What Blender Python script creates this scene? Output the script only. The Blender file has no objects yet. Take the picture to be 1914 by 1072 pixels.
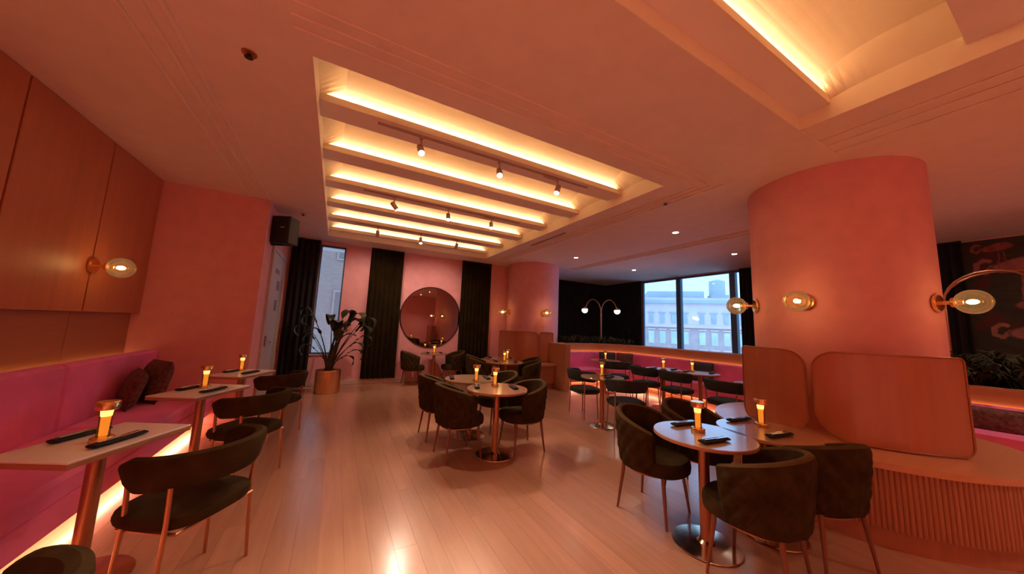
import bpy, math, random
from mathutils import Vector, Matrix
random.seed(7)
PI = math.pi
R = math.radians
scene = bpy.context.scene
COL = scene.collection

# ------------------------------------------------------------------ camera
CAM_H = 1.48
F_PX = 601.49
yaw, pitch, roll = R(28.336), R(7.033), R(2.289)
fw = Vector((math.sin(yaw) * math.cos(pitch), math.cos(yaw) * math.cos(pitch), math.sin(pitch)))
rt = Vector((math.cos(yaw), -math.sin(yaw), 0))
up = rt.cross(fw)
cr = rt * math.cos(roll) + up * math.sin(roll)
cu = -rt * math.sin(roll) + up * math.cos(roll)
cam_d = bpy.data.cameras.new('camera')
cam_d.sensor_width = 36.0
cam_d.lens = F_PX * 36.0 / 1914.0
cam_d.clip_start = 0.02
cam_d.clip_end = 500
cam = bpy.data.objects.new('camera', cam_d)
COL.objects.link(cam)
M3 = Matrix((cr, cu, -fw)).transposed()
cam.matrix_world = Matrix.Translation((0, 0, CAM_H)) @ M3.to_4x4()
scene.camera = cam

# ------------------------------------------------------------------ world, exposure
w = bpy.data.worlds.new('overcast_sky')
scene.world = w
w.use_nodes = True
nt = w.node_tree
bg = nt.nodes['Background']
bg.inputs['Color'].default_value = (0.29, 0.59, 1.0, 1)
bg.inputs['Strength'].default_value = 1.65
scene.view_settings.view_transform = 'Standard'
scene.view_settings.look = 'None'
scene.view_settings.gamma = 1.0
scene.view_settings.use_curve_mapping = False
scene.view_settings.exposure = 0.78
scene.cycles.diffuse_bounces = 7
scene.cycles.max_bounces = 9
scene.cycles.glossy_bounces = 3
scene.cycles.transmission_bounces = 4
scene.cycles.transparent_max_bounces = 10
scene.cycles.caustics_reflective = False
scene.cycles.caustics_refractive = False
scene.cycles.adaptive_threshold = 0.03

LED_COL = (1.0, 0.77, 0.50)
COVE_W = 10.5          # emission strength of the cove strips
SPOT_W = 48.0         # watts of each ceiling spot
DOWN_W = 24.0
BULB_W = 40.0
TOE_W = 8.0

# ------------------------------------------------------------------ materials
MATS = {}


def new_mat(name):
    m = bpy.data.materials.new(name)
    m.use_nodes = True
    return m, m.node_tree, m.node_tree.nodes['Principled BSDF']


def mat(name, col, rough=0.6, metal=0.0, var=0.08, scale=6.0, bump=0.0, bscale=60.0, sheen=0.0, coat=0.0, stretch=None, spec=None):
    """plain procedural material: noise-varied colour, optional fine bump"""
    if name in MATS:
        return MATS[name]
    m, t, b = new_mat(name)
    tc = t.nodes.new('ShaderNodeTexCoord')
    mp = t.nodes.new('ShaderNodeMapping')
    if stretch:
        mp.inputs['Scale'].default_value = stretch
    t.links.new(tc.outputs['Object'], mp.inputs['Vector'])
    n = t.nodes.new('ShaderNodeTexNoise')
    n.inputs['Scale'].default_value = scale
    n.inputs['Detail'].default_value = 5
    t.links.new(mp.outputs['Vector'], n.inputs['Vector'])
    r = t.nodes.new('ShaderNodeValToRGB')
    r.color_ramp.elements[0].position = 0.3
    r.color_ramp.elements[1].position = 0.7
    r.color_ramp.elements[0].color = [max(0, c * (1 - var)) for c in col] + [1]
    r.color_ramp.elements[1].color = [min(1, c * (1 + var)) for c in col] + [1]
    t.links.new(n.outputs['Fac'], r.inputs['Fac'])
    t.links.new(r.outputs['Color'], b.inputs['Base Color'])
    b.inputs['Roughness'].default_value = rough
    b.inputs['Metallic'].default_value = metal
    if spec is not None:
        b.inputs['Specular IOR Level'].default_value = spec
    if sheen:
        b.inputs['Sheen Weight'].default_value = sheen
        b.inputs['Sheen Roughness'].default_value = 0.4
        b.inputs['Sheen Tint'].default_value = [min(1, c * 2.2) for c in col] + [1]
    if coat:
        b.inputs['Coat Weight'].default_value = coat
        b.inputs['Coat Roughness'].default_value = 0.15
    if bump:
        n2 = t.nodes.new('ShaderNodeTexNoise')
        n2.inputs['Scale'].default_value = bscale
        n2.inputs['Detail'].default_value = 4
        t.links.new(mp.outputs['Vector'], n2.inputs['Vector'])
        bp = t.nodes.new('ShaderNodeBump')
        bp.inputs['Strength'].default_value = bump
        bp.inputs['Distance'].default_value = 0.01
        t.links.new(n2.outputs['Fac'], bp.inputs['Height'])
        t.links.new(bp.outputs['Normal'], b.inputs['Normal'])
    MATS[name] = m
    return m


def emit(name, col, strength):
    if name in MATS:
        return MATS[name]
    m, t, b = new_mat(name)
    b.inputs['Base Color'].default_value = (*col, 1)
    b.inputs['Emission Color'].default_value = (*col, 1)
    b.inputs['Emission Strength'].default_value = strength
    MATS[name] = m
    return m


def glass(name, tint, refl=1.0, rough=0.0, haze=0.0):
    """thin architectural glass: tinted transparency with Fresnel gloss"""
    if name in MATS:
        return MATS[name]
    m = bpy.data.materials.new(name)
    m.use_nodes = True
    t = m.node_tree
    t.nodes.clear()
    o = t.nodes.new('ShaderNodeOutputMaterial')
    tr = t.nodes.new('ShaderNodeBsdfTransparent')
    tr.inputs['Color'].default_value = (*tint, 1)
    gl = t.nodes.new('ShaderNodeBsdfGlossy')
    gl.inputs['Roughness'].default_value = rough
    fr = t.nodes.new('ShaderNodeFresnel')
    fr.inputs['IOR'].default_value = 1.45
    mu = t.nodes.new('ShaderNodeMath')
    mu.operation = 'MULTIPLY'
    mu.inputs[1].default_value = refl
    mx = t.nodes.new('ShaderNodeMixShader')
    t.links.new(fr.outputs[0], mu.inputs[0])
    t.links.new(mu.outputs[0], mx.inputs[0])
    t.links.new(tr.outputs[0], mx.inputs[1])
    t.links.new(gl.outputs[0], mx.inputs[2])
    out = mx.outputs[0]
    if haze:      # faint milky scattering in the glass
        df = t.nodes.new('ShaderNodeBsdfTranslucent')
        df.inputs['Color'].default_value = (*tint, 1)
        m2 = t.nodes.new('ShaderNodeMixShader')
        m2.inputs[0].default_value = haze
        t.links.new(out, m2.inputs[1])
        t.links.new(df.outputs[0], m2.inputs[2])
        out = m2.outputs[0]
    t.links.new(out, o.inputs['Surface'])
    MATS[name] = m
    return m


def wood(name, c1, c2, rough=0.45, axis='Y', scale=1.0, per_object=0.0, coat=0.0, crough=0.15, cior=1.7):
    """grain running along one axis; optional per-object tone"""
    if name in MATS:
        return MATS[name]
    m, t, b = new_mat(name)
    tc = t.nodes.new('ShaderNodeTexCoord')
    mp = t.nodes.new('ShaderNodeMapping')
    s = {'X': (0.6, 9, 9), 'Y': (9, 0.6, 9), 'Z': (9, 9, 0.6)}[axis]
    mp.inputs['Scale'].default_value = [v * scale for v in s]
    oi = t.nodes.new('ShaderNodeObjectInfo')
    ad = t.nodes.new('ShaderNodeVectorMath')
    ad.operation = 'ADD'
    sc_ = t.nodes.new('ShaderNodeVectorMath')
    sc_.operation = 'SCALE'
    sc_.inputs[0].default_value = (7.3, 3.1, 5.7)
    t.links.new(oi.outputs['Random'], sc_.inputs['Scale'])
    t.links.new(tc.outputs['Object'], ad.inputs[0])
    t.links.new(sc_.outputs[0], ad.inputs[1])
    t.links.new(ad.outputs[0], mp.inputs['Vector'])
    n = t.nodes.new('ShaderNodeTexNoise')
    n.inputs['Scale'].default_value = 3.0
    n.inputs['Detail'].default_value = 6
    n.inputs['Distortion'].default_value = 0.6
    t.links.new(mp.outputs['Vector'], n.inputs['Vector'])
    r = t.nodes.new('ShaderNodeValToRGB')
    r.color_ramp.elements[0].position = 0.25
    r.color_ramp.elements[1].position = 0.75
    r.color_ramp.elements[0].color = (*c1, 1)
    r.color_ramp.elements[1].color = (*c2, 1)
    t.links.new(n.outputs['Fac'], r.inputs['Fac'])
    out = r.outputs['Color']
    if per_object:
        hs = t.nodes.new('ShaderNodeHueSaturation')
        mr = t.nodes.new('ShaderNodeMapRange')
        mr.inputs['To Min'].default_value = 1 - per_object
        mr.inputs['To Max'].default_value = 1 + per_object
        t.links.new(oi.outputs['Random'], mr.inputs['Value'])
        t.links.new(mr.outputs[0], hs.inputs['Value'])
        t.links.new(out, hs.inputs['Color'])
        out = hs.outputs['Color']
    t.links.new(out, b.inputs['Base Color'])
    b.inputs['Roughness'].default_value = rough
    if coat:
        b.inputs['Coat Weight'].default_value = coat
        b.inputs['Coat Roughness'].default_value = crough
        b.inputs['Coat IOR'].default_value = cior
    bp = t.nodes.new('ShaderNodeBump')
    bp.inputs['Strength'].default_value = 0.06
    bp.inputs['Distance'].default_value = 0.004
    t.links.new(n.outputs['Fac'], bp.inputs['Height'])
    t.links.new(bp.outputs['Normal'], b.inputs['Normal'])
    MATS[name] = m
    return m


CEIL = mat('ceiling paint', (0.86, 0.74, 0.70), 0.7, var=0.03, bump=0.03)
COVE = mat('cove paint', (0.92, 0.82, 0.66), 0.7, var=0.02)
PINK = mat('pink plaster', (0.82, 0.38, 0.40), 0.75, var=0.05, bump=0.08, bscale=25)
PANEL = wood('walnut veneer', (0.50, 0.155, 0.060), (0.58, 0.19, 0.076), 0.5, 'Z', 0.5)
BAND = wood('dark veneer', (0.40, 0.14, 0.06), (0.46, 0.17, 0.075), 0.55, 'Y', 0.5)
OAK = wood('floor oak', (0.48, 0.235, 0.135), (0.57, 0.29, 0.175), 0.34, 'Y', 0.8, 0.08, coat=1.0, crough=0.20, cior=1.9)
JOINT = mat('floor joint', (0.25, 0.14, 0.08), 0.8)
RAIL = wood('rail wood', (0.50, 0.24, 0.12), (0.60, 0.31, 0.16), 0.4, 'Y', 0.7)
FLUTE = wood('fluted wood', (0.42, 0.16, 0.08), (0.50, 0.21, 0.11), 0.4, 'Z', 0.7)
LEDGE = wood('ledge wood', (0.60, 0.26, 0.12), (0.68, 0.32, 0.16), 0.35, 'X', 0.5, coat=0.2)
TABLETOP = wood('table laminate', (0.36, 0.19, 0.10), (0.44, 0.24, 0.135), 0.35, 'X', 0.8, coat=1.0, crough=0.16, cior=1.8)
RECTTOP = mat('pale stone top', (0.92, 0.86, 0.84), 0.3, var=0.03, scale=9, coat=0.3)
TEDGE = mat('table edge', (0.42, 0.20, 0.10), 0.4)
MAGENTA = mat('magenta velvet', (0.90, 0.19, 0.42), 0.75, var=0.12, scale=3, sheen=0.6, bump=0.1, bscale=200)
GREEN = mat('olive velvet', (0.050, 0.030, 0.009), 0.9, var=0.3, scale=8, spec=0.12, bump=0.12, bscale=220)
GREENRIM = mat('olive velvet piping', (0.090, 0.052, 0.016), 0.85, var=0.2, spec=0.15)
TEAL = mat('dark teal velvet', (0.034, 0.038, 0.036), 0.85, var=0.3, scale=8, spec=0.3, bump=0.12, bscale=220)
COPPER = mat('copper metal', (0.80, 0.42, 0.22), 0.3, 1.0, var=0.06)
COPPERLEG = mat('copper leg', (0.46, 0.20, 0.10), 0.38, 0.75, var=0.06)
TUBLEG = mat('dark copper leg', (0.26, 0.095, 0.055), 0.42, 0.4, var=0.06)
BRASS = mat('brass', (0.95, 0.62, 0.24), 0.22, 1.0, var=0.04)
BRONZE = mat('polished bronze', (0.78, 0.62, 0.48), 0.18, 1.0, var=0.05)
BLACKC = mat('black curtain', (0.016, 0.011, 0.010), 0.9, var=0.3, scale=4)
GREENC = mat('green curtain', (0.028, 0.0165, 0.005), 0.95, var=0.25, scale=3, spec=0.08)
SLAT = mat('slat paint', (0.90, 0.84, 0.84), 0.7, var=0.02)
BLACK = mat('black plastic', (0.015, 0.012, 0.011), 0.45, bump=0.05)
GRILLE = mat('speaker grille', (0.02, 0.016, 0.014), 0.7, bump=0.4, bscale=400)
NAPKIN = mat('black napkin', (0.020, 0.014, 0.014), 0.85, var=0.2, bump=0.15, bscale=250)
STEEL = mat('cutlery steel', (0.75, 0.72, 0.70), 0.18, 1.0, var=0.03)
WHITE = mat('white paint', (0.62, 0.55, 0.52), 0.5, var=0.03)
PAPER = mat('notice paper', (0.30, 0.22, 0.20), 0.8, var=0.2, scale=20)
BASEB = mat('baseboard paint', (0.62, 0.44, 0.38), 0.5, var=0.03)
FUR = mat('brown faux fur', (0.15, 0.062, 0.045), 0.95, var=0.5, scale=30, bump=0.5, bscale=90, sheen=0.2)
SLATEFAB = mat('slate velvet', (0.035, 0.038, 0.040), 0.8, var=0.3, sheen=0.4)
PAD = wood('brown gloss panel', (0.46, 0.15, 0.075), (0.52, 0.185, 0.095), 0.24, 'Z', 0.4, coat=0.3)
FRAMEM = mat('window frame metal', (0.09, 0.15, 0.24), 0.45, 0.1, var=0.05)
SOIL = mat('soil', (0.03, 0.02, 0.012), 0.95, var=0.3, scale=40, bump=0.5)
LEAF = mat('leaf green', (0.045, 0.050, 0.012), 0.45, var=0.4, scale=5)
LEAFD = mat('dark leaf', (0.030, 0.034, 0.010), 0.4, var=0.4, scale=5)
FERN = mat('fern green', (0.034, 0.027, 0.006), 0.9, var=0.4, scale=8)
STALK = mat('stalk', (0.075, 0.065, 0.020), 0.55, var=0.3)
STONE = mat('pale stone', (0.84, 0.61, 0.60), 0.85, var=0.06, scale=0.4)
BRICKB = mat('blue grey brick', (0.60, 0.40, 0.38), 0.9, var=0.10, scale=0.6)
STONED = mat('grey stone', (0.50, 0.50, 0.54), 0.9, var=0.06, scale=0.4)  # greyer stone for cornice, attic, tank and window surrounds
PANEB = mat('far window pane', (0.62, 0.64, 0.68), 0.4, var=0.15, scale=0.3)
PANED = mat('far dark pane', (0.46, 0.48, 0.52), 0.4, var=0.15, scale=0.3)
NPANE = mat('dark pane across', (0.20, 0.11, 0.09), 0.4, var=0.1)
NFRAME = mat('window surround across', (0.40, 0.22, 0.17), 0.8, var=0.1)
ASPH = mat('street ground', (0.70, 0.62, 0.58), 0.9)
WINGLASS = glass('window glass', (0.97, 0.99, 1.0))
AMBER = glass('amber globe glass', (1.0, 0.82, 0.56), 0.9, haze=0.045)
CLEARG = glass('lamp tube glass', (1.0, 0.80, 0.45), 0.8)
LED = emit('warm led', LED_COL, COVE_W)
TOE = emit('toe led', (1.0, 0.68, 0.38), TOE_W)
BACKLED = emit('back led', (1.0, 0.55, 0.20), 2.6)
BULB = emit('bulb filament', (1.0, 0.62, 0.28), BULB_W)
TUBE = emit('lamp core', (1.0, 0.40, 0.06), 0.40)
TUBEHOT = emit('lamp hot spot', (1.0, 0.62, 0.25), 1.6)
SPOTLENS = emit('spot lens', (1.0, 0.97, 0.90), 30.0)
DOWNLENS = emit('downlight lens', (1.0, 0.93, 0.82), 18.0)
GLOBEW = emit('white globe', (1.0, 0.86, 0.70), 5.0)
MIRROR = mat('smoked mirror', (0.42, 0.34, 0.31), 0.015, 1.0, var=0.0)
SILVER = mat('track white', (0.50, 0.36, 0.30), 0.4)

m_, t_, b_ = new_mat('brick wall across street')
bt = t_.nodes.new('ShaderNodeTexBrick')
bt.inputs['Color1'].default_value = (0.27, 0.135, 0.105, 1)
bt.inputs['Color2'].default_value = (0.33, 0.17, 0.13, 1)
bt.inputs['Mortar'].default_value = (0.42, 0.23, 0.18, 1)
bt.inputs['Scale'].default_value = 3.0
bt.inputs['Mortar Size'].default_value = 0.03
tc_ = t_.nodes.new('ShaderNodeTexCoord')
mp_ = t_.nodes.new('ShaderNodeMapping')
mp_.inputs['Rotation'].default_value = (R(90), 0, 0)
t_.links.new(tc_.outputs['Object'], mp_.inputs['Vector'])
t_.links.new(mp_.outputs['Vector'], bt.inputs['Vector'])
t_.links.new(bt.outputs['Color'], b_.inputs['Base Color'])
b_.inputs['Roughness'].default_value = 0.9
BRICKW = m_

m_, t_, b_ = new_mat('printed wallpaper')
at_ = t_.nodes.new('ShaderNodeVertexColor')
at_.layer_name = 'print'
t_.links.new(at_.outputs['Color'], b_.inputs['Base Color'])
b_.inputs['Roughness'].default_value = 0.7
MURAL = m_


# ------------------------------------------------------------------ mesh builder
class MB:
    def __init__(self):
        self.v, self.f, self.s = [], [], []

    def add(self, vs, fs, smooth=False):
        o = len(self.v)
        self.v += [tuple(p) for p in vs]
        self.f += [tuple(i + o for i in f) for f in fs]
        self.s += [smooth] * len(fs)
        return self

    def box(self, x0, x1, y0, y1, z0, z1, ch=0.0):
        if ch <= 0:
            vs = [(x, y, z) for z in (z0, z1) for y in (y0, y1) for x in (x0, x1)]
            fs = [(0, 2, 3, 1), (4, 5, 7, 6), (0, 1, 5, 4), (2, 6, 7, 3), (0, 4, 6, 2), (1, 3, 7, 5)]
            return self.add(vs, fs)
        # chamfered box
        c = min(ch, (x1 - x0) / 2.01, (y1 - y0) / 2.01, (z1 - z0) / 2.01)
        X, Y, Z = (x0, x1), (y0, y1), (z0, z1)
        vs, idx = [], {}
        for i in (0, 1):
            for j in (0, 1):
                for k in (0, 1):
                    sx, sy, sz = (c if i == 0 else -c), (c if j == 0 else -c), (c if k == 0 else -c)
                    idx[i, j, k, 0] = len(vs); vs.append((X[i], Y[j] + sy, Z[k] + sz))
                    idx[i, j, k, 1] = len(vs); vs.append((X[i] + sx, Y[j], Z[k] + sz))
                    idx[i, j, k, 2] = len(vs); vs.append((X[i] + sx, Y[j] + sy, Z[k]))
        fs = []
        for i in (0, 1):
            q = [idx[i, 0, 0, 0], idx[i, 1, 0, 0], idx[i, 1, 1, 0], idx[i, 0, 1, 0]]
            fs.append(tuple(q if i else q[::-1]))
            q = [idx[0, i, 0, 1], idx[0, i, 1, 1], idx[1, i, 1, 1], idx[1, i, 0, 1]]
            fs.append(tuple(q if i else q[::-1]))
            q = [idx[0, 0, i, 2], idx[1, 0, i, 2], idx[1, 1, i, 2], idx[0, 1, i, 2]]
            fs.append(tuple(q if i else q[::-1]))
        for a in (0, 1):
            for b in (0, 1):
                q = [idx[a, b, 0, 0], idx[a, b, 1, 0], idx[a, b, 1, 1], idx[a, b, 0, 1]]
                fs.append(tuple(q if (a + b) % 2 else q[::-1]))
                q = [idx[a, 0, b, 0], idx[a, 1, b, 0], idx[a, 1, b, 2], idx[a, 0, b, 2]]
                fs.append(tuple(q if (a + b) % 2 == 0 else q[::-1]))
                q = [idx[0, a, b, 1], idx[1, a, b, 1], idx[1, a, b, 2], idx[0, a, b, 2]]
                fs.append(tuple(q if (a + b) % 2 else q[::-1]))
        for i in (0, 1):
            for j in (0, 1):
                for k in (0, 1):
                    q = [idx[i, j, k, 0], idx[i, j, k, 1], idx[i, j, k, 2]]
                    fs.append(tuple(q if (i + j + k) % 2 else q[::-1]))
        return self.add(vs, fs)

    def grid(self, rows, closed_u=False, closed_v=False, smooth=True):
        """rows: list of lists of points"""
        n, m = len(rows), len(rows[0])
        vs = [p for r in rows for p in r]
        fs = []
        for i in range(n if closed_u else n - 1):
            for j in range(m if closed_v else m - 1):
                a, b = i, (i + 1) % n
                c, d = j, (j + 1) % m
                fs.append((a * m + c, a * m + d, b * m + d, b * m + c))
        return self.add(vs, fs, smooth)

    def lathe(self, prof, seg=24, c=(0, 0, 0), smooth=True, cap=True):
        rows = []
        for r_, z in prof:
            rows.append([(c[0] + r_ * math.cos(2 * PI * k / seg), c[1] + r_ * math.sin(2 * PI * k / seg), c[2] + z) for k in range(seg)])
        self.grid(rows, closed_v=True, smooth=smooth)
        if cap:
            o = len(self.v)
            for r_, flip in ((rows[0], True), (rows[-1], False)):
                if (Vector(r_[0]) - Vector(r_[1])).length > 1e-6:
                    q = list(range(seg))
                    self.add(r_, [tuple(q[::-1] if flip else q)])
        return self

    def tube(self, path, rad, seg=8, cap=True):
        """path of points, rad number or list"""
        P = [Vector(p) for p in path]
        rows = []
        prev = None
        for i, p in enumerate(P):
            d = (P[min(i + 1, len(P) - 1)] - P[max(i - 1, 0)]).normalized()
            if prev is None:
                a = d.orthogonal().normalized()
            else:
                a = (prev - d * prev.dot(d)).normalized()
            prev = a
            b = d.cross(a)
            r_ = rad[i] if isinstance(rad, (list, tuple)) else rad
            rows.append([p + a * (r_ * math.cos(2 * PI * k / seg)) + b * (r_ * math.sin(2 * PI * k / seg)) for k in range(seg)])
        self.grid(rows, closed_v=True)
        if cap:
            self.add(rows[0], [tuple(range(seg))[::-1]])
            self.add(rows[-1], [tuple(range(seg))])
        return self

    def sphere(self, c, r_, nu=20, nv=12, sx=1, sy=1, sz=1):
        rows = []
        for i in range(nv + 1):
            th = PI * i / nv
            rr = max(math.sin(th), 1e-4)
            rows.append([(c[0] + sx * r_ * rr * math.cos(2 * PI * k / nu), c[1] + sy * r_ * rr * math.sin(2 * PI * k / nu), c[2] - sz * r_ * math.cos(th)) for k in range(nu)])
        return self.grid(rows, closed_v=True)

    def prism(self, poly, z0, z1, smooth=False):
        n = len(poly)
        vs = [(x, y, z0) for x, y in poly] + [(x, y, z1) for x, y in poly]
        self.add(vs, [tuple(range(n))[::-1], tuple(range(n, 2 * n))])
        self.add(vs, [(i, (i + 1) % n, n + (i + 1) % n, n + i) for i in range(n)], smooth)
        return self

    def xf(self, M):
        self.v = [tuple(M @ Vector(p)) for p in self.v]
        return self

    def mesh(self, name, m=None):
        me = bpy.data.meshes.new(name)
        me.from_pydata(self.v, [], self.f)
        me.polygons.foreach_set('use_smooth', self.s)
        if m is not None:
            me.materials.append(m)
        me.validate()
        me.update()
        if any(self.s):
            me.set_sharp_from_angle(angle=R(38))
        return me


def obj(name, me, parent=None, loc=None, rz=None):
    o = bpy.data.objects.new(name, me)
    COL.objects.link(o)
    if parent is not None:
        o.parent = parent
    if loc is not None:
        o.location = loc
    if rz is not None:
        o.rotation_euler = (0, 0, rz)
    return o


def part(name, mb, m, parent=None, loc=None, rz=None):
    return obj(name, mb.mesh(name, m), parent, loc, rz)


def tag(o, label, cat, group=None):
    o['label'] = label
    o['category'] = cat
    if group:
        o['group'] = group
    return o


def thing(name, label, cat, loc=(0, 0, 0), rz=0.0, group=None):
    o = bpy.data.objects.new(name, None)
    COL.objects.link(o)
    o.empty_display_size = 0.1
    o.location = loc
    o.rotation_euler = (0, 0, rz)
    return tag(o, label, cat, group)


def struct(name, mb, m, label=None):
    o = part(name, mb, m)
    o['kind'] = 'structure'
    if label:
        o['label'] = label
    return o


def facing(az_deg):
    """rotation for a model that faces local +Y; az clockwise from +Y"""
    return -R(az_deg)


# ================================================================== THE SETTING
CZ = 3.27
X0, X1, Y0, Y1 = -2.35, 9.5, -5.0, 9.6

# ---------------- floor with planks
fl = struct('floor', MB().box(X0 - .1, X1 + .1, Y0 - .1, Y1 + .1, -0.20, -0.006), OAK, 'pale oak plank floor under a warm light')
PW = 0.146
plank_m = {}
x = -1.42
cols = 0
while x < 7.2:
    y = -0.4 - random.random() * 1.2
    while y < 8.5:
        L = random.choice((1.8, 2.2, 2.6, 3.0))
        ya, yb = y, min(y + L, 8.53)
        if x > 5.2 and ya < 2.2:
            ya = 2.2
        if yb - ya > 0.3:
            key = round(yb - ya, 1)
            if key not in plank_m:
                plank_m[key] = MB().box(0.0005, PW - 0.0005, 0.0005, key - 0.0005, -0.006, 0.0).mesh('plank', OAK)
            if ya > -0.4 or yb > 0.5:
                obj('plank', plank_m[key], fl, (x, ya, 0))
        y += L
    x += PW
# floor outside the plank field
part('floor_border', MB().box(X0, -1.42, Y0, Y1, -0.006, -0.001).box(7.22, X1, Y0, Y1, -.006, -.001).box(-1.42, 7.22, Y0, -1.7, -.006, -.001), OAK, fl)

# ---------------- ceiling: slab with two coffers
CX0, CX1 = -0.31, 3.39
C1 = (2.45, 7.85)
C2 = (-4.27, 1.13)
SLZ = 3.39
TOPZ = 3.72
cb = MB()
cb.box(X0 - .1, CX0, Y0, Y1, CZ, TOPZ).box(CX1, X1 + .1, Y0, Y1, CZ, TOPZ)
cb.box(CX0, CX1, C1[1], Y1, CZ, TOPZ).box(CX0, CX1, C2[1], C1[0], CZ, TOPZ).box(CX0, CX1, Y0, C2[0], CZ, TOPZ)
cb.box(X0 - .1, X1 + .1, Y0, Y1, TOPZ, TOPZ + .08)
ceil = struct('ceiling', cb, CEIL, 'terracotta pink painted ceiling with two lit coffers')


def coffer(yc0, yc1, first_lip):
    # fascia painted like the coves
    fb = MB()
    e = 0.003
    fb.box(CX0, CX0 + e, yc0, yc1, CZ + .001, TOPZ - .002).box(CX1 - e, CX1, yc0, yc1, CZ + .001, TOPZ - .002)
    fb.box(CX0, CX1, yc1 - e, yc1, CZ + .001, TOPZ - .002)
    part('coffer_fascia', fb, COVE, ceil)
    lips = []
    y = first_lip
    while y < yc1 - 0.05:
        lips.append(y)
        y += 0.92
    prev_end = yc0
    for lip in lips:
        end = min(lip + 0.27, yc1 - 0.004)
        s = MB()
        s.box(CX0 + .004, CX1 - .004, lip + .016, end, SLZ, SLZ + .012)
        part('ceiling_slat', s, SLAT, ceil)
        part('slat_lip', MB().box(CX0 + .004, CX1 - .004, lip, lip + .016, SLZ, SLZ + .065), COVE, ceil)
        # barrel vault of the bay in front of this slat
        prof = []
        top = SLZ + .24
        yb = lip + .072
        for k in range(11):
            a = (PI / 2) * k / 10
            prof.append((yb - 0.42 * (1 - math.cos(a)), SLZ + .012 + (top - SLZ - .012) * math.sin(a)))
        prof.append((prev_end, top - .01))
        prof.append((prev_end, SLZ))
        rows = []
        for xx, k in ((CX0 + .004, .30), (CX0 + .20, 1), (CX1 - .20, 1), (CX1 - .004, .30)):
            rows.append([(xx, p[0], SLZ + (p[1] - SLZ) * k) for p in prof])
        part('vault', MB().grid(rows, smooth=False), COVE, ceil)
        # the strip sits behind the lip
        for xa, xb in ((CX0 + .05, 1.50), (1.56, CX1 - .06)):
            part('led_strip', MB().box(xa, xb, lip + .028, lip + .052, SLZ + .014, SLZ + .030), LED, ceil)
        prev_end = end


coffer(C1[0], C1[1], 3.12)
coffer(C2[0], C2[1], 0.92 - 0.92 * 5)

# thin ceiling beads
bead = lambda x0, x1, y0, y1: part('ceiling_bead', MB().box(x0, x1, y0, y1, CZ - .014, CZ + .001, .006), CEIL, ceil)
for bx in (-1.06, -1.17, -1.30):
    bead(bx - .018, bx + .018, -4.9, 5.98)
for i, by in enumerate((2.24, 2.14, 2.04)):
    bead(CX0 - .1, 3.62 + .1 * i, by - .010, by + .010)
for i, bx in enumerate((3.72, 3.82, 3.92)):
    bead(bx - .010, bx + .010, 2.24 - .1 * i, 7.9)
for i, bx in enumerate((3.72, 3.88, 4.06)):
    bead(bx - .012, bx + .012, -4.8, 1.10)
bead(CX1, 4.10, 1.10, 1.13)
for bx in (6.02, 6.14, 6.26):
    bead(bx - .010, bx + .010, 1.0, 7.6)
# slot diffuser
vent = thing('slot_diffuser', 'thin slot air diffuser in the ceiling right of the lit coffer', 'vent', (3.62, 5.3, CZ))
part('frame', MB().box(-.035, .035, -.62, .62, -.006, .0, .002), CEIL, vent)
part('slot', MB().box(-.016, .016, -.60, .60, -.009, -.006), BLACK, vent)

# ---------------- walls
wl = struct('wall_left', MB().box(X0 - .12, X0, Y0, 6.0, 0, CZ), PINK, 'left wall clad in warm wood panels')
seams = [-.54, .55, 1.64, 2.73, 3.82, 4.91, 6.0]
for a, b in zip(seams[:-1], seams[1:]):
    part('wood_panel', MB().box(X0, X0 + .11, a + .011, b - .011, 1.46, CZ - .004, .004), PANEL, wl)
    part('lower_panel', MB().box(X0, X0 + .03, a + .004, b - .004, .90, 1.455), BAND, wl)
for a in seams[1:-1]:
    part('panel_joint', MB().box(X0, X0 + .065, a - .013, a + .013, 1.46, CZ - .004), BAND, wl)

struct('wall_back_left', MB().box(X0 - .12, -1.05, 6.0, 6.10, 0, CZ), PINK, 'terracotta pink wall at the end of the left banquette')
struct('wall_left_return', MB().box(-1.17, -1.05, 6.10, 8.67, 0, CZ), PINK, 'pink return wall carrying the white door')
WY = 8.55
WA, WB, WZ0, WZ1 = -0.45, 0.07, 0.70, 3.20
wb = MB()
wb.box(-1.17, WA, WY, WY + .14, 0, CZ).box(WB, 5.5, WY, WY + .14, 0, CZ).box(WA, WB, WY, WY + .14, 0, WZ0).box(WA, WB, WY, WY + .14, WZ1, CZ)
struct('wall_back', wb, PINK, 'pink back wall with round mirror and green curtains')
struct('wall_back_return', MB().box(5.38, 5.5, WY + .14, Y1, 0, CZ), PINK)
struct('wall_back_right', MB().box(5.38, X1 + .1, Y1, Y1 + .12, 0, CZ), PINK)
# window wall on the right
VA, VB, VZ0, VZ1 = 4.62, 7.84, 0.90, 3.255
wr = MB()
wr.box(X1, X1 + .14, Y0, VA, 0, CZ).box(X1, X1 + .14, VB, Y1, 0, CZ).box(X1, X1 + .14, VA, VB, 0, VZ0).box(X1, X1 + .14, VA, VB, VZ1, CZ)
wrt = struct('wall_right', wr, PINK, 'window wall on the right side of the room')
struct('wall_front', MB().box(X0 - .12, X1 + .14, Y0 - .12, Y0, 0, CZ), PINK)
struct('baseboard_back', MB().box(-1.05, 4.4, WY - .018, WY, 0, .11, .006), BASEB)
struct('baseboard_left', MB().box(-1.05, -1.032, 6.1, 6.62, 0, .11, .004), BASEB)

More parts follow.
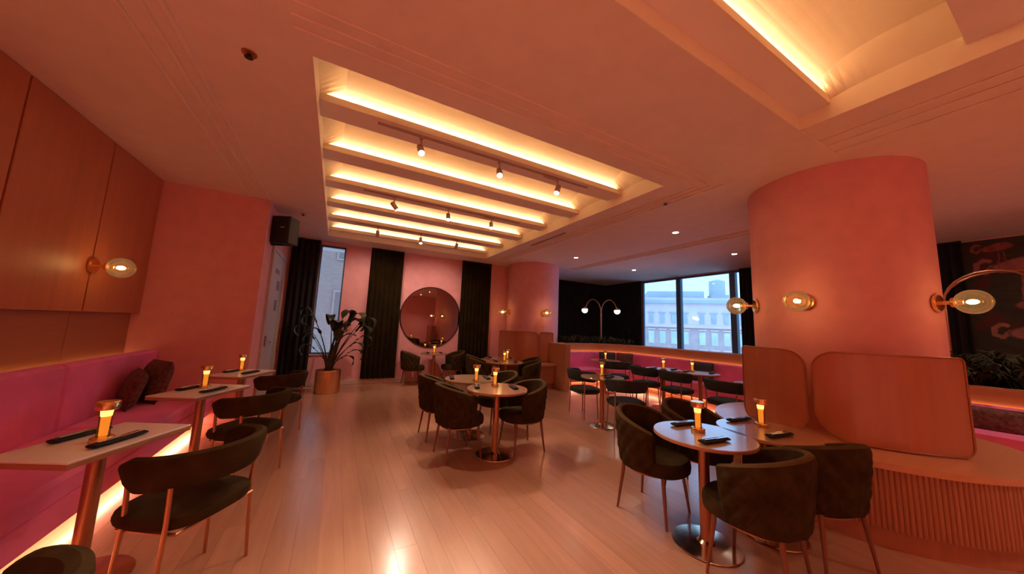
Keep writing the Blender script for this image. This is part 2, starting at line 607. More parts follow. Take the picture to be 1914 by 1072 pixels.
# window_1: narrow window behind the plant
wn = struct('window_1', MB().box(WA, WA + .03, WY + .03, WY + .09, WZ0, WZ1).box(WB - .03, WB, WY + .03, WY + .09, WZ0, WZ1).box(WA, WB, WY + .03, WY + .09, WZ0, WZ0 + .03).box(WA, WB, WY + .03, WY + .09, WZ1 - .04, WZ1), FRAMEM, 'narrow window behind the tall plant')
part('pane', MB().box(WA + .03, WB - .03, WY + .055, WY + .061, WZ0 + .03, WZ1 - .04), WINGLASS, wn)
part('window_sill', MB().box(WA - .02, WB + .02, WY - .03, WY + .03, WZ0 - .03, WZ0, .004), WHITE, wn)
# window_2: the big one
wn = struct('window_2', MB().box(X1 + .02, X1 + .10, VA, VB, VZ0, VZ0 + .05).box(X1 + .02, X1 + .10, VA, VB, VZ1 - .05, VZ1).box(X1 + .02, X1 + .10, VA, VA + .05, VZ0, VZ1).box(X1 + .02, X1 + .10, VB - .05, VB, VZ0, VZ1), FRAMEM, 'wide window onto pale buildings across the street')
for my in (6.43, 4.83):
    part('mullion', MB().box(X1 - .03, X1 + .11, my - .075, my + .075, VZ0, VZ1, .008), FRAMEM, wn)
part('transom', MB().box(X1 + .02, X1 + .10, VA, 4.76, 2.35, 2.50), FRAMEM, wn)
for a, b in ((VA + .05, 4.755), (4.905, 6.355), (6.505, VB - .05)):
    part('pane', MB().box(X1 + .055, X1 + .061, a, b, VZ0 + .05, VZ1 - .05), WINGLASS, wn)

# door_1 on the return wall
dr = struct('door_1', MB().box(-1.05, -1.025, 6.72, 8.02, .01, 2.62, .006), WHITE, 'white door covered with small notices')
part('door_frame', MB().box(-1.05, -1.012, 6.62, 6.72, 0, 2.70, .005).box(-1.05, -1.012, 8.02, 8.12, 0, 2.70, .005).box(-1.05, -1.012, 6.72, 8.02, 2.62, 2.70, .005), WHITE, dr)
for (ya, yb, za, zb) in ((7.05, 7.45, 2.28, 2.36), (7.35, 7.60, 1.98, 2.16), (7.30, 7.55, 1.60, 1.80)):
    part('notice', MB().box(-1.025, -1.021, ya, yb, za, zb), PAPER, dr)
hb = part('lock_plate', MB().box(-1.025, -1.012, 6.80, 6.90, .98, 1.16, .003), PAPER, dr)
part('door_handle', MB().tube([(-1.012, 6.85, 1.05), (-.965, 6.85, 1.05), (-.965, 6.98, 1.05)], .011, 8), BRASS, hb)

# mural on the right wall: grid with printed colours
MY0, MY1, MZ0, MZ1 = -2.6, 1.12, 0.9, 3.25
NY, NZ = 300, 190


def seg_d(p, a, b):
    ax, ay = a; bx, by = b
    dx, dy = bx - ax, by - ay
    t = max(0, min(1, ((p[0] - ax) * dx + (p[1] - ay) * dy) / (dx * dx + dy * dy + 1e-9)))
    return math.hypot(p[0] - ax - t * dx, p[1] - ay - t * dy)


from mathutils import noise as mn
birds = []
for (cy, cz, flip, s, tone) in ((0.62, 2.78, 1, 1.0, 0), (0.55, 1.72, 1, .95, 1), (0.46, 2.12, -1, .7, 2), (0.78, 3.10, 1, .6, 3), (0.2, 1.35, 1, .8, 1),
                                (-.1, 2.5, -1, 1., 0), (-.5, 1.6, 1, 1., 1), (-.8, 2.9, 1, .9, 2), (-1.2, 2.1, -1, 1., 0), (-1.7, 1.5, 1, 1., 1), (-1.9, 2.7, 1, 1., 3), (-2.3, 2.0, 1, .9, 0)):
    birds.append((cy, cz, flip, s, tone))
TONES = ((.52, .20, .17), (.56, .24, .20), (.42, .16, .14), (.45, .11, .09))
verts, faces, cols_ = [], [], []
for i in range(NY + 1):
    for j in range(NZ + 1):
        yy = MY0 + (MY1 - MY0) * i / NY
        zz = MZ0 + (MZ1 - MZ0) * j / NZ
        verts.append((X1 - .006, yy, zz))
        n1 = mn.noise((yy * 3.0, zz * 3.0, 0))
        n2 = mn.noise((yy * 14 + 3 * n1, zz * 5.0, 4))
        n3 = mn.noise((yy * 5 + n1, zz * 18 + 2 * n1, 9))
        g = .5 + .5 * n2
        c = [.035 + .02 * g, .030 + .03 * max(0, n3 + .2) + .014 * g, .022 + .012 * max(0, -n1)]
        if n1 > .25:
            c = [.10, .028, .022]
        for (cy, cz, fl_, s, tone) in birds:
            u, v = (cy - yy) * fl_ / s, (zz - cz) / s       # u to the right in the picture
            if abs(u) > .5 or abs(v) > .75:
                continue
            wing = ((u - .04) / .27) ** 2 + ((v - .03 * math.sin(u * 9)) / .115) ** 2
            hit = wing < 1
            neck = [(-.20, .0), (-.28, -.10), (-.36, -.05), (-.35, .06), (-.28, .12), (-.23, .10)]
            dn = min(seg_d((u, v), neck[k], neck[k + 1]) for k in range(5))
            if dn < .030:
                hit = True
            if min(seg_d((u, v), (.06, -.1), (.03, -.55)), seg_d((u, v), (.12, -.1), (.16, -.5))) < .010:
                hit = True
            if hit:
                sh = .75 + .35 * math.sin(u * 26 + v * 8) * (.3 if wing < .7 else 0) + .2 * n2
                c = [k * sh for k in TONES[tone]]
                if wing < 1 and wing > .80:
                    c = [k * .5 for k in c]
        cols_.append((*c, 1))
for i in range(NY):
    for j in range(NZ):
        a = i * (NZ + 1) + j
        faces.append((a, a + 1, a + NZ + 2, a + NZ + 1))
me = bpy.data.meshes.new('mural_print')
me.from_pydata(verts, [], faces)
ca = me.color_attributes.new('print', 'FLOAT_COLOR', 'POINT')
ca.data.foreach_set('color', [k for c in cols_ for k in c])
me.materials.append(MURAL)
mu = obj('wallpaper', me, wrt)
mu['label'] = 'dark tropical wallpaper printed with pink flamingos'


# ---------------- curtains
def curtain(name, label, p0, p1, z0, z1, m, pitch=.11, amp=.035, group=None):
    p0, p1 = Vector((*p0, 0)), Vector((*p1, 0))
    d = (p1 - p0); L = d.length; d.normalize()
    n = Vector((-d.y, d.x, 0))
    N = max(8, int(L / pitch * 8))
    rows = []
    for z in (z0, z0 + (z1 - z0) * .5, z1):
        row = []
        for k in range(N + 1):
            s = L * k / N
            ph = 2 * PI * s / pitch
            a = amp * (math.sin(ph + .6 * math.sin(s * 5)) + .25 * math.sin(ph * .37 + 1)) * (1.0 if z < z1 else .8)
            q = p0 + d * s + n * a
            row.append((q.x, q.y, z))
        rows.append(row)
    back = [[tuple(Vector(q) + n * .006) for q in row] for row in rows]
    b = MB().grid(rows).grid(back)
    o = thing(name, label, 'curtain', (0, 0, 0), 0, group)
    part('drape', b, m, o)
    part('curtain_rail', MB().box(0, L, -.015, .015, z1 - .012, z1 + .012), BLACK, o, loc=(p0.x, p0.y, 0), rz=math.atan2(d.y, d.x))
    return o


TOPC = CZ - .015
curtain('curtain', 'black pleated curtain left of the narrow window by the plant', (-1.0, WY - .09), (-.45, WY - .09), .02, TOPC, BLACKC)
curtain('curtain', 'olive green curtain between plant and round mirror', (.62, WY - .09), (1.39, WY - .09), .13, TOPC, GREENC)
curtain('curtain', 'olive green curtain right of the round mirror', (2.97, WY - .09), (3.87, WY - .09), .13, TOPC, GREENC)
curtain('curtain', 'wide black curtain behind the far round column', (5.55, 9.50), (9.46, 9.50), .02, TOPC, BLACKC)
curtain('curtain', 'black curtain bunched left of the wide window', (9.40, 9.47), (9.40, 7.80), .02, TOPC, BLACKC)
curtain('curtain', 'black curtain bunched right of the wide window', (9.40, 4.60), (9.40, 3.2), .02, TOPC, BLACKC)
curtain('curtain', 'black curtain beside the flamingo wallpaper', (9.40, 1.95), (9.40, 1.08), .02, TOPC, BLACKC)

# ---------------- outside
gd = struct('ground', MB().box(-120, 260, 11, 300, -14.2, -14), ASPH, 'street far below the windows')


def far_building():
    az, D = R(56.3), 100.0
    c = Vector((math.sin(az) * D, math.cos(az) * D, 0))
    root = thing('far_building', 'pale stone building with brick lower storeys across the street', 'building', (c.x, c.y, 0), -az + R(10))
    # local x to the right, local y away from us
    part('lower_wall', MB().box(-22, 30, 0, 14, -14, 3.4), BRICKB, root)
    part('upper_wall', MB().box(-22, 30, .1, 14, 3.4, 10.0), STONE, root)
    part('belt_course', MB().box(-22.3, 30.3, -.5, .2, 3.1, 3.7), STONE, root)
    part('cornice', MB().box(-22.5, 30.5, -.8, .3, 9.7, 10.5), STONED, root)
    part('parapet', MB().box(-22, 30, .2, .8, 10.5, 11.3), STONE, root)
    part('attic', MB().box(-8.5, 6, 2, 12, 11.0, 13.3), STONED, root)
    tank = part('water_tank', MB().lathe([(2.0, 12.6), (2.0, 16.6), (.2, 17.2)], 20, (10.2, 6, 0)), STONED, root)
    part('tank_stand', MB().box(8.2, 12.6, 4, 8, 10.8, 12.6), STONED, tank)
    k = 0
    xx = -20.4
    while xx < 29:
        gap = 1.2 if (k % 4 == 3) else 0
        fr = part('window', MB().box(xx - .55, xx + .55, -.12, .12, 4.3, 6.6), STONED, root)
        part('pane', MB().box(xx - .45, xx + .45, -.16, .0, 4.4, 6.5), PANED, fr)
        part('window_head', MB().box(xx - .9, xx + .9, -.3, .1, 7.0, 7.3), STONED, root)
        for zb in (-1.4, -6.6, -11.5):
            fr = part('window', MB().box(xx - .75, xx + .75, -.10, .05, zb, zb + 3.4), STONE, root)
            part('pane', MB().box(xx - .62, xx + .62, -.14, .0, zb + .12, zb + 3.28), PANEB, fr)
            part('lintel', MB().box(xx - 1.0, xx + 1.0, -.3, .05, zb + 3.75, zb + 4.05), STONE, root)
        xx += 2.85 + gap
        k += 1


far_building()
nb = thing('near_building', 'blue grey brick wall seen through the narrow window', 'building', (-2.5, 24, 0))
part('brick_wall', MB().box(-14, 12, 0, 8, -14, 16), BRICKW, nb)
for zb in (1.2, -3.0, 5.4, 9.6):
    for xb in (-9, -5, -1, 3, 7):
        f_ = part('window', MB().box(xb - .8, xb + .8, -.1, .1, zb, zb + 2.2), NFRAME, nb)
        part('pane', MB().box(xb - .68, xb + .68, -.13, .0, zb + .12, zb + 2.08), NPANE, f_)

# ================================================================== COLUMNS AND CURVED BENCHES
def column(name, label, c, r_, a0=0, z0=0.0):
    b = MB().lathe([(r_, z0), (r_, CZ)], 72, (c[0], c[1], 0), cap=False)
    o = struct(name, b, PINK, label)
    return o


column('column', 'big pink round column beside the right tables', (5.0, 1.47), .75, z0=.60)
column('column', 'pink round column at the far back', (5.02, 8.0), .75)


def bench(label, oc, orad, ic, irad, a0, a1, flute_a, lz=0.60):
    root = thing('curved_bench', label, 'bench')
    closed = abs(a1 - a0) >= 359
    N = 96 if closed else 56
    def ring(c, r_, t):
        a = R(a0 + (a1 - a0) * t / N)
        return c[0] + r_ * math.cos(a), c[1] + r_ * math.sin(a)
    def shell(ro, ri, z0, z1):
        rows = []
        for t in range(N if closed else N + 1):
            o_, i_ = ring(oc, ro, t), ring(ic, ri, t)
            rows.append([(*o_, z0), (*o_, z1), (*i_, z1), (*i_, z0)])
        b = MB().grid(rows, closed_u=closed, closed_v=True, smooth=False)
        if not closed:
            b.add(rows[0], [(0, 1, 2, 3)])
            b.add(rows[-1], [(3, 2, 1, 0)])
        return b
    part('kick_base', shell(orad - .05, irad + .001, 0, .13), FLUTE, root)
    part('body', shell(orad - .02, irad + .001, .13, .555), FLUTE, root)
    part('ledge', shell(orad + .01, irad + .001, .555, lz), LEDGE, root)
    # half-round flutes, one mesh shared
    fb = MB()
    rows = []
    for z in (.135, .553):
        rows.append([(.010 * math.cos(PI * k / 6 - PI / 2), .0125 * math.sin(PI * k / 6 - PI / 2), z) for k in range(7)])
    fb.grid(rows)
    fm = fb.mesh('flute', FLUTE)
    step = math.degrees(.029 / orad)
    a = flute_a[0]
    while a < flute_a[1]:
        ra = R(a)
        obj('flute', fm, root, (oc[0] + (orad - .021) * math.cos(ra), oc[1] + (orad - .021) * math.sin(ra), 0), ra)
        a += step
    return root


bench('fluted wooden bench ring around the big pink column', (4.62, 1.36), 1.10, (5.0, 1.47), .71, 0, 360, (140, 292))
bench('wooden bench curved around the far pink column', (4.65, 7.9), 1.25, (5.02, 8.0), .75, 168, 286, (172, 284))


def curved_panel(c, r_, a0, a1, z0, z1, rad, m, label):
    """rad: corner radii (bottom-left, bottom-right, top-left, top-right) as seen from outside; a0 = left end"""
    th = .035
    W = abs(R(a1 - a0)) * r_
    sgn = 1 if a1 > a0 else -1
    N = 48
    def lim(s):
        zl, zh = z0, z1
        bl, br, tl, tr = rad
        if s < bl: zl = z0 + bl - math.sqrt(max(0, bl * bl - (bl - s) ** 2))
        if s > W - br: zl = max(zl, z0 + br - math.sqrt(max(0, br * br - (s - W + br) ** 2)))
        if s < tl: zh = z1 - tl + math.sqrt(max(0, tl * tl - (tl - s) ** 2))
        if s > W - tr: zh = min(zh, z1 - tr + math.sqrt(max(0, tr * tr - (s - W + tr) ** 2)))
        return zl, zh
    S = [W * (.5 - .5 * math.cos(PI * k / N)) for k in range(N + 1)]
    def P(s, z, r2):
        a = R(a0) + sgn * s / r_
        return (c[0] + r2 * math.cos(a), c[1] + r2 * math.sin(a), z)
    rows = []
    for s in S:
        zl, zh = lim(s)
        lean = lambda z: r_ + 0.0 * z
        rows.append([P(s, zl, r_), P(s, zl + (zh - zl) * .5, r_), P(s, zh, r_), P(s, zh, r_ - th), P(s, zl, r_ - th)])
    b = MB().grid(rows, closed_v=True)
    b.add(rows[0], [(0, 1, 2, 3, 4)])
    b.add(rows[-1], [(4, 3, 2, 1, 0)])
    root = thing('backrest_panel', label, 'backrest panel')
    part('panel', b, m, root)
    out = [P(s, lim(s)[0], r_ + .004) for s in S] + [P(s, lim(s)[1], r_ + .004) for s in reversed(S)]
    out.append(out[0])
    part('frame_trim', MB().tube(out, .0065, 6), COPPERLEG, root)
    return root


PC1 = (4.87, 1.42)
curved_panel(PC1, .95, 140, 181.5, .615, 1.37, (.10, .14, .05, .16), PAD, 'narrow glossy brown back panel left of the gap on the big column')
curved_panel(PC1, .95, 184.5, 243, .615, 1.37, (.24, .08, .16, .04), PAD, 'wide glossy brown back panel on the bench of the big column')
PC2 = (4.90, 8.0)
curved_panel(PC2, 1.02, 190, 254, .615, 1.37, (.10, .10, .05, .12), PAD, 'wide brown back panel on the far column bench')
curved_panel(PC2, 1.02, 256, 279, .615, 1.37, (.16, .16, .05, .05), PAD, 'narrow brown back panel on the far column next to the planter')


# ================================================================== WALL SCONCES
def sconce_meshes():
    M = {}
    M['plate'] = MB().lathe([(.001, 0), (.062, 0), (.066, .004), (.066, .016), (.060, .022), (.001, .024)], 28).mesh('backplate', BRASS)
    M['stem'] = MB().lathe([(.014, .02), (.014, .07), (.030, .075), (.036, .082), (.036, .095), (.018, .10), (.018, .135), (.001, .136)], 20).mesh('stem', BRASS)
    M['globe'] = MB().sphere((0, 0, .175), .088, 28, 18).mesh('globe', AMBER)
    M['bulb'] = MB().sphere((0, 0, .172), .017, 12, 8, sz=1.7).mesh('bulb', BULB)
    M['ring'] = MB().lathe([(.034, .086), (.036, .092), (.034, .098)], 20, cap=False).mesh('collar', BRASS)
    return M


SM = sconce_meshes()


def sconce(label, p, n, group='amber globe wall lights', s=1.2):
    o = thing('wall_sconce', label, 'wall lamp', p, 0, group)
    q = Vector(n).normalized().to_track_quat('Z', 'Y')
    o.rotation_mode = 'QUATERNION'
    o.rotation_quaternion = q
    o.scale = (s, s, s)
    obj('backplate', SM['plate'], o)
    st = obj('stem', SM['stem'], o)
    obj('collar', SM['ring'], st)
    obj('globe', SM['globe'], o)
    obj('bulb', SM['bulb'], o)
    return o


def on_col(c, a, z, r_=.75):
    ra = R(a)
    return (c[0] + r_ * math.cos(ra), c[1] + r_ * math.sin(ra), z), (math.cos(ra), math.sin(ra), 0)


sconce('brass globe wall light on the left wood panelling', (X0 + .11, 4.91, 1.93), (1, 0, 0))
for a, lab in ((132, 'amber globe wall light peeking out left of the big column'), (180, 'amber globe wall light facing us on the big column'), (258, 'amber globe wall light sticking out right of the big column')):
    p, n = on_col((5.0, 1.47), a, 1.85)
    sconce(lab, p, n)
for a, lab in ((178, 'globe wall light on the left side of the far column'), (262, 'globe wall light on the front of the far column')):
    p, n = on_col((5.02, 8.0), a, 1.88)
    sconce(lab, p, n)
sconce('added globe wall light on the left panelling, out of view', (X0 + .11, 1.64, 1.93), (1, 0, 0))  # extra wall light out of view, added to brighten the room

# ================================================================== CEILING FITTINGS
def aim(o, d):
    o.rotation_mode = 'QUATERNION'
    o.rotation_quaternion = Vector(d).normalized().to_track_quat('-Z', 'Y')


tracks = {}
for ty, lab in ((3.20, 'lighting track on the nearest ceiling slat'), (5.04, 'lighting track on the third ceiling slat'), (6.88, 'lighting track on the farthest ceiling slat')):
    t = thing('lighting_track', lab, 'lighting track', (1.5, ty, SLZ))
    part('rail', MB().box(-1.32, 1.32, -.018, .018, -.014, 0, .003), SILVER, t)
    part('feed_box', MB().box(.62, .80, -.026, .026, -.030, -.014, .003), SILVER, t)
CAN = MB().lathe([(.001, .055), (.030, .055), (.034, .050), (.034, -.075), (.030, -.078)], 20, cap=False).mesh('can', SILVER)
LENS = MB().lathe([(.001, -.066), (.031, -.066)], 20, cap=False).mesh('lens', SPOTLENS)
STEM = MB().box(-.016, .016, -.030, .030, -.036, -.014, .003).lathe([(.008, -.034), (.008, -.12)], 10).mesh('mount', SILVER)
spots = [(.60, 3.20, (.05, -.75, -1), 'first', 'nearest'), (1.50, 3.20, (-.25, -.75, -1), 'second', 'nearest'), (2.33, 3.20, (-.5, -.35, -1), 'third', 'nearest'),
         (.62, 5.04, (.75, -.2, -1), 'first', 'middle'), (1.47, 5.04, (-.1, -.55, -1), 'second', 'middle'), (2.25, 5.04, (-.15, -.55, -1), 'third', 'middle'),
         (.58, 6.88, (.1, .80, -1), 'first', 'farthest'), (1.44, 6.88, (0, -.35, -1), 'second', 'farthest'), (2.24, 6.88, (-.05, .80, -1), 'third', 'farthest')]
for i, (sx, sy, d, nth, row) in enumerate(spots):
    o = thing('track_spotlight', f'{nth} small spotlight from the left on the {row} ceiling track', 'spotlight', (sx, sy, SLZ), 0, 'track spotlights in the coffer')
    obj('mount', STEM, o)
    can = obj('can', CAN, o, (0, 0, -.15))
    aim(can, d)
    obj('lens', LENS, can)
    ld = bpy.data.lights.new('spot_beam', 'SPOT')
    ld.energy = SPOT_W * (0.75 if row == 'farthest' else 1.0)
    ld.color = (1.0, .74, .57)
    ld.spot_size = R(110 if row == 'farthest' else 75)
    ld.spot_blend = .7
    ld.shadow_soft_size = .03
    lo = bpy.data.objects.new('spot_beam', ld)
    COL.objects.link(lo)
    lo.parent = can
    lo.location = (0, 0, -.085)

DL = {'trim': MB().lathe([(.062, -.004), (.058, -.006), (.046, -.002), (.044, -.001)], 24, cap=False).mesh('trim_ring', WHITE),
      'lens': MB().lathe([(.001, -.003), (.046, -.003)], 24, cap=False).mesh('lens', DOWNLENS)}
for (dx, dy, lab) in ((5.20, 3.55, 'recessed downlight nearest the big column left of it'), (7.60, 3.80, 'recessed downlight beside the wide window right end'),
                      (5.17, 6.25, 'recessed downlight in front of the far column'), (7.55, 6.50, 'recessed downlight in front of the wide window left half'), (7.4, 1.2, 'recessed downlight above the hidden part of the banquette'),
                      (7.4, -1.0, 'added fill downlight out of sight on the right'),  # unseen downlight beyond the right edge, added to lift room brightness
                      (-.9, -1.2, 'added fill downlight behind the camera on the left'), (.6, -4.6, 'added fill downlight at the back of the room behind the camera'), (4.6, -1.4, 'added fill downlight behind the camera on the right'), (4.6, -3.6, 'farthest added fill downlight behind the camera on the right'), (-.9, -3.4, 'farthest added fill downlight behind the camera on the left')):  # unseen downlights behind the camera, added to brighten the room
    o = thing('downlight', lab, 'downlight', (dx, dy, CZ), 0, 'recessed downlights')
    obj('trim_ring', DL['trim'], o)
    obj('lens', DL['lens'], o)
    ld = bpy.data.lights.new('down_beam', 'SPOT')
    ld.energy = DOWN_W * ((9.0 if dx < 0 else 3.4) if dy < -.5 else 1.0)  # the added unseen downlights run stronger than the rest
    ld.color = (1.0, .76, .60)
    ld.spot_size = R(110)
    ld.spot_blend = .8
    ld.shadow_soft_size = .045
    lo = bpy.data.objects.new('down_beam', ld)
    COL.objects.link(lo)
    lo.parent = o
    lo.location = (0, 0, -.012)

for (dx, dy, lab, m) in ((-.69, 2.65, 'small dark sprinkler head in the ceiling left of the lit coffer', 0), (3.85, 2.77, 'small round ceiling detector right of the lit coffer corner', 1), (-.66, 6.45, 'small dark ceiling disc near the loudspeaker', 2)):
    o = thing('sprinkler_head', lab, 'ceiling detector', (dx, dy, CZ))
    part('rose', MB().lathe([(.045, 0), (.043, -.008), (.020, -.012), (.001, -.012)], 20), (BASEB if m else COPPERLEG), o)
    part('nozzle', MB().lathe([(.012, -.01), (.012, -.03), (.026, -.032), (.026, -.035), (.001, -.036)], 14), BLACK, o)

# loudspeaker
sp = thing('loudspeaker', 'black loudspeaker mounted high on the wall above the white door', 'loudspeaker', (-.87, 6.38, 2.90), R(-28))
part('cabinet', MB().box(-.15, .15, -.13, .13, -.225, .225, .015), BLACK, sp)
part('grille', MB().box(-.135, .135, -.148, -.13, -.21, .21, .008), GRILLE, sp)
part('badge', MB().box(.02, .09, -.152, -.148, .02, .035), STEEL, sp)
part('bracket', MB().box(-.20, -.15, -.02, .02, -.24, .24, .004).box(-.20, .0, -.02, .02, -.245, -.227).box(-.20, .0, -.02, .02, .227, .245), BLACK, sp)

# round mirror
mi = thing('round_mirror', 'large round smoked mirror on the pink back wall', 'mirror', (2.21, WY - .002, 1.65))
rot = Matrix.Rotation(R(90), 4, 'X')
part('mirror_glass', MB().lathe([(.001, .020), (.775, .020)], 96, cap=False).xf(rot), MIRROR, mi)
part('mirror_rim', MB().lathe([(.775, 0), (.795, .002), (.797, .02), (.790, .028), (.775, .024)], 96, cap=False).xf(rot), BLACK, mi)

# ================================================================== LEFT BANQUETTE
def cushion_block(b, x0, x1, y0, y1, z0, z1, ch=.03):
    return b.box(x0, x1, y0, y1, z0, z1, ch)


lb = thing('banquette', 'long magenta velvet banquette against the wood panelled left wall', 'banquette')
YS = [-.60, 1.05, 2.70, 4.35, 5.985]
for a, b in zip(YS[:-1], YS[1:]):
    part('backrest', MB().box(-2.13, -2.0, a + .002, b - .002, .40, 1.0, .025), MAGENTA, lb)
    part('seat', MB().box(-2.0, -1.38, a + .002, b - .002, .30, .455, .028), MAGENTA, lb)
part('front_panel', MB().box(-2.1, -1.395, -.60, 5.985, .13, .30, .006), MAGENTA, lb)
part('plinth', MB().box(-2.13, -1.56, -.60, 5.985, 0, .13), LEDGE, lb)
part('toe_light', MB().box(-1.54, -1.50, -.58, 5.97, .118, .128), TOE, lb)
part('shelf', MB().box(X0 + .03, -2.13, -.60, 5.985, .40, .905), BAND, lb)
part('back_light', MB().box(X0 + .05, X0 + .07, -.58, 5.97, .907, .915), BACKLED, lb)


def pillow(label, p, size, rot_, m, group='scatter cushions'):
    o = thing('cushion', label, 'cushion', p, 0, group)
    o.rotation_euler = rot_
    b = MB()
    N = 14
    for sgn in (1, -1):
        rows = []
        for i in range(N + 1):
            row = []
            for j in range(N + 1):
                u, v = -1 + 2 * i / N, -1 + 2 * j / N
                h = (max(0, (1 - u ** 4) * (1 - v ** 4))) ** .55
                pin = 1 - .06 * (1 - abs(u)) * abs(v) ** 3
                pin2 = 1 - .06 * (1 - abs(v)) * abs(u) ** 3
                row.append((u * size[0] / 2 * pin, sgn * size[1] / 2 * h, v * size[2] / 2 * pin2))
            rows.append(row if sgn > 0 else row[::-1])
        b.grid(rows)
    part('cover', b, m, o)
    e = []
    for k in range(41):
        t = k / 40 * 4
        s, f = int(t) % 4, t - int(t)
        q = [(-1 + 2 * f, -1), (1, -1 + 2 * f), (1 - 2 * f, 1), (-1, 1 - 2 * f)][s]
        e.append((q[0] * size[0] / 2, 0, q[1] * size[2] / 2))
    part('seam_piping', MB().tube(e, .006, 6), m, o)
    return o


pillow('dark brown scatter cushion in front at the end of the left banquette', (-1.86, 5.10, .655), (.40, .14, .40), (R(-14), 0, R(-62)), FUR)
pillow('fuzzy brown scatter cushion in the corner of the left banquette', (-1.80, 5.40, .685), (.46, .18, .46), (R(-12), 0, R(-52)), FUR)

# ================================================================== WINDOW BANQUETTE + PLANTER DIVIDER
BX, BYY = 7.5, 7.25          # back line
path = [(5.09, BYY), (5.6, BYY), (6.2, BYY)]
for k in range(1, 10):
    a = R(90 - 90 * k / 9)
    path.append((6.4 + 1.1 * math.cos(a), BYY - 1.1 + 1.1 * math.sin(a)))
for yy in (5.2, 4.2, 3.2, 2.2):
    path.append((BX, yy))
path_low = [(BX, yy) for yy in (2.16, 1.2, .2, -.9, -2.0)]


def offset(pts, d):
    """d > 0 towards the seat"""
    out = []
    for i, p in enumerate(pts):
        a, b = Vector(pts[max(i - 1, 0)]), Vector(pts[min(i + 1, len(pts) - 1)])
        t = (b - a).normalized()
        n = Vector((t.y, -t.x))
        out.append((p[0] + n.x * d, p[1] + n.y * d))
    return out


def sweep(pts, prof, ends=True, smooth=False):
    """prof: closed list of (offset, z)"""
    offs = {d: offset(pts, d) for d in {p[0] for p in prof}}
    rows = [[(*offs[d][i], z) for d, z in prof] for i in range(len(pts))]
    b = MB().grid(rows, closed_v=True, smooth=smooth)
    if ends:
        n = len(prof)
        b.add(rows[0], [tuple(range(n))])
        b.add(rows[-1], [tuple(range(n))[::-1]])
    return b


def rrect(d0, d1, z0, z1, c=.025):
    return [(d0 + c, z0), (d1 - c, z0), (d1, z0 + c), (d1, z1 - c), (d1 - c, z1), (d0 + c, z1), (d0, z1 - c), (d0, z0 + c)]




def window_banquette(label, plabel, path, bounds, dz, post):
    wbq = thing('banquette', label, 'banquette')
    for a, b in zip(bounds[:-1], bounds[1:]):
        seg = path[a:b + 1]
        part('backrest', sweep(seg, rrect(.0, .12, .40, .865 + dz)), MAGENTA, wbq)
        part('seat', sweep(seg, rrect(.12, .60, .28, .455)), MAGENTA, wbq)
    part('front_panel', sweep(path, rrect(.05, .575, .13, .28, .005)), MAGENTA, wbq)
    part('plinth', sweep(path, rrect(.0, .46, 0.0, .13, .003)), LEDGE, wbq)
    part('toe_light', sweep(path, [(.475, .118), (.49, .118), (.49, .128), (.475, .128)]), TOE, wbq)
    pd = thing('planter_divider', plabel, 'planter')
    part('front_board', sweep(path, [(-.06, 0), (-.002, 0), (-.002, .84 + dz), (-.06, .84 + dz)]), RAIL, pd)
    part('rail_board', sweep(path, [(-.06, .84 + dz), (-.035, .84 + dz), (-.035, 1.065 + dz), (-.06, 1.065 + dz)]), RAIL, pd)
    part('cap', sweep(path, rrect(-.14, -.02, 1.065 + dz, 1.09 + dz, .004)), RAIL, pd)
    part('rail_light', sweep(path, [(-.028, .842 + dz), (-.008, .842 + dz), (-.008, .850 + dz), (-.028, .850 + dz)]), BACKLED, pd)
    part('soil_bed', sweep(path, [(-.75, .80 + dz), (-.06, .80 + dz), (-.06, .97 + dz), (-.75, .97 + dz)]), SOIL, pd)
    part('rear_board', sweep(path, [(-.80, 0), (-.75, 0), (-.75, 1.07 + dz), (-.80, 1.07 + dz)]), RAIL, pd)
    if post:
        part('end_post', MB().box(4.93, 5.085, 6.30, 7.31, 0, 1.115, .006), RAIL, pd)


window_banquette('curved magenta velvet banquette below the wide window', 'wooden planter wall running behind the window banquette', path, [0, 3, 7, 11, 13, len(path) - 1], 0.0, True)
window_banquette('low magenta banquette seen right of the big column', 'low wooden planter wall in front of the flamingo wallpaper', path_low, [0, 2, 4], -.14, False)

pillow('slate blue scatter cushion left of the pair in the banquette corner', (6.72, 6.72, .67), (.42, .14, .42), (R(-12), 0, R(-35)), SLATEFAB)
pillow('brown scatter cushion right of the pair in the banquette corner', (7.04, 6.40, .67), (.42, .14, .42), (R(-12), 0, R(-58)), FUR)
pillow('single slate blue cushion on the window banquette beside the joined tables', (7.20, 4.35, .66), (.42, .15, .40), (R(-12), 0, R(-80)), SLATEFAB)
pillow('fuzzy brown cushion on the banquette seen right of the big column', (7.24, .82, .565), (.56, .17, .29), (R(-10), 0, R(-88)), FUR)


# ================================================================== PLANTS
def fern_mesh(seed, n=26, r_=.34, h=.32):
    rnd = random.Random(seed)
    b = MB()
    for k in range(n):
        a = rnd.random() * 2 * PI
        L = r_ * (.6 + .6 * rnd.random())
        hh = h * (.5 + .7 * rnd.random())
        px, py = rnd.uniform(-.12, .12), rnd.uniform(-.10, .10)
        pts = []
        for i in range(7):
            t = i / 6
            pts.append(Vector((px + math.cos(a) * L * t, py + math.sin(a) * L * t, hh * math.sin(t * 2.2) * 1.1)))
        side = Vector((-math.sin(a), math.cos(a), 0))
        for i in range(1, 7):
            wd = .055 * (1 - (i / 7) ** 2) + .008
            d = (pts[i] - pts[i - 1])
            for s in (1, -1):
                tip = pts[i] + side * s * wd * 1.25 + d * .5 - Vector((0, 0, .012))
                b.add([pts[i - 1], pts[i - 1] + d * .75, tip], [(0, 1, 2)])
        b.tube([tuple(p) for p in pts], .0025, 3, cap=False)
    return b.mesh('fronds', FERN)


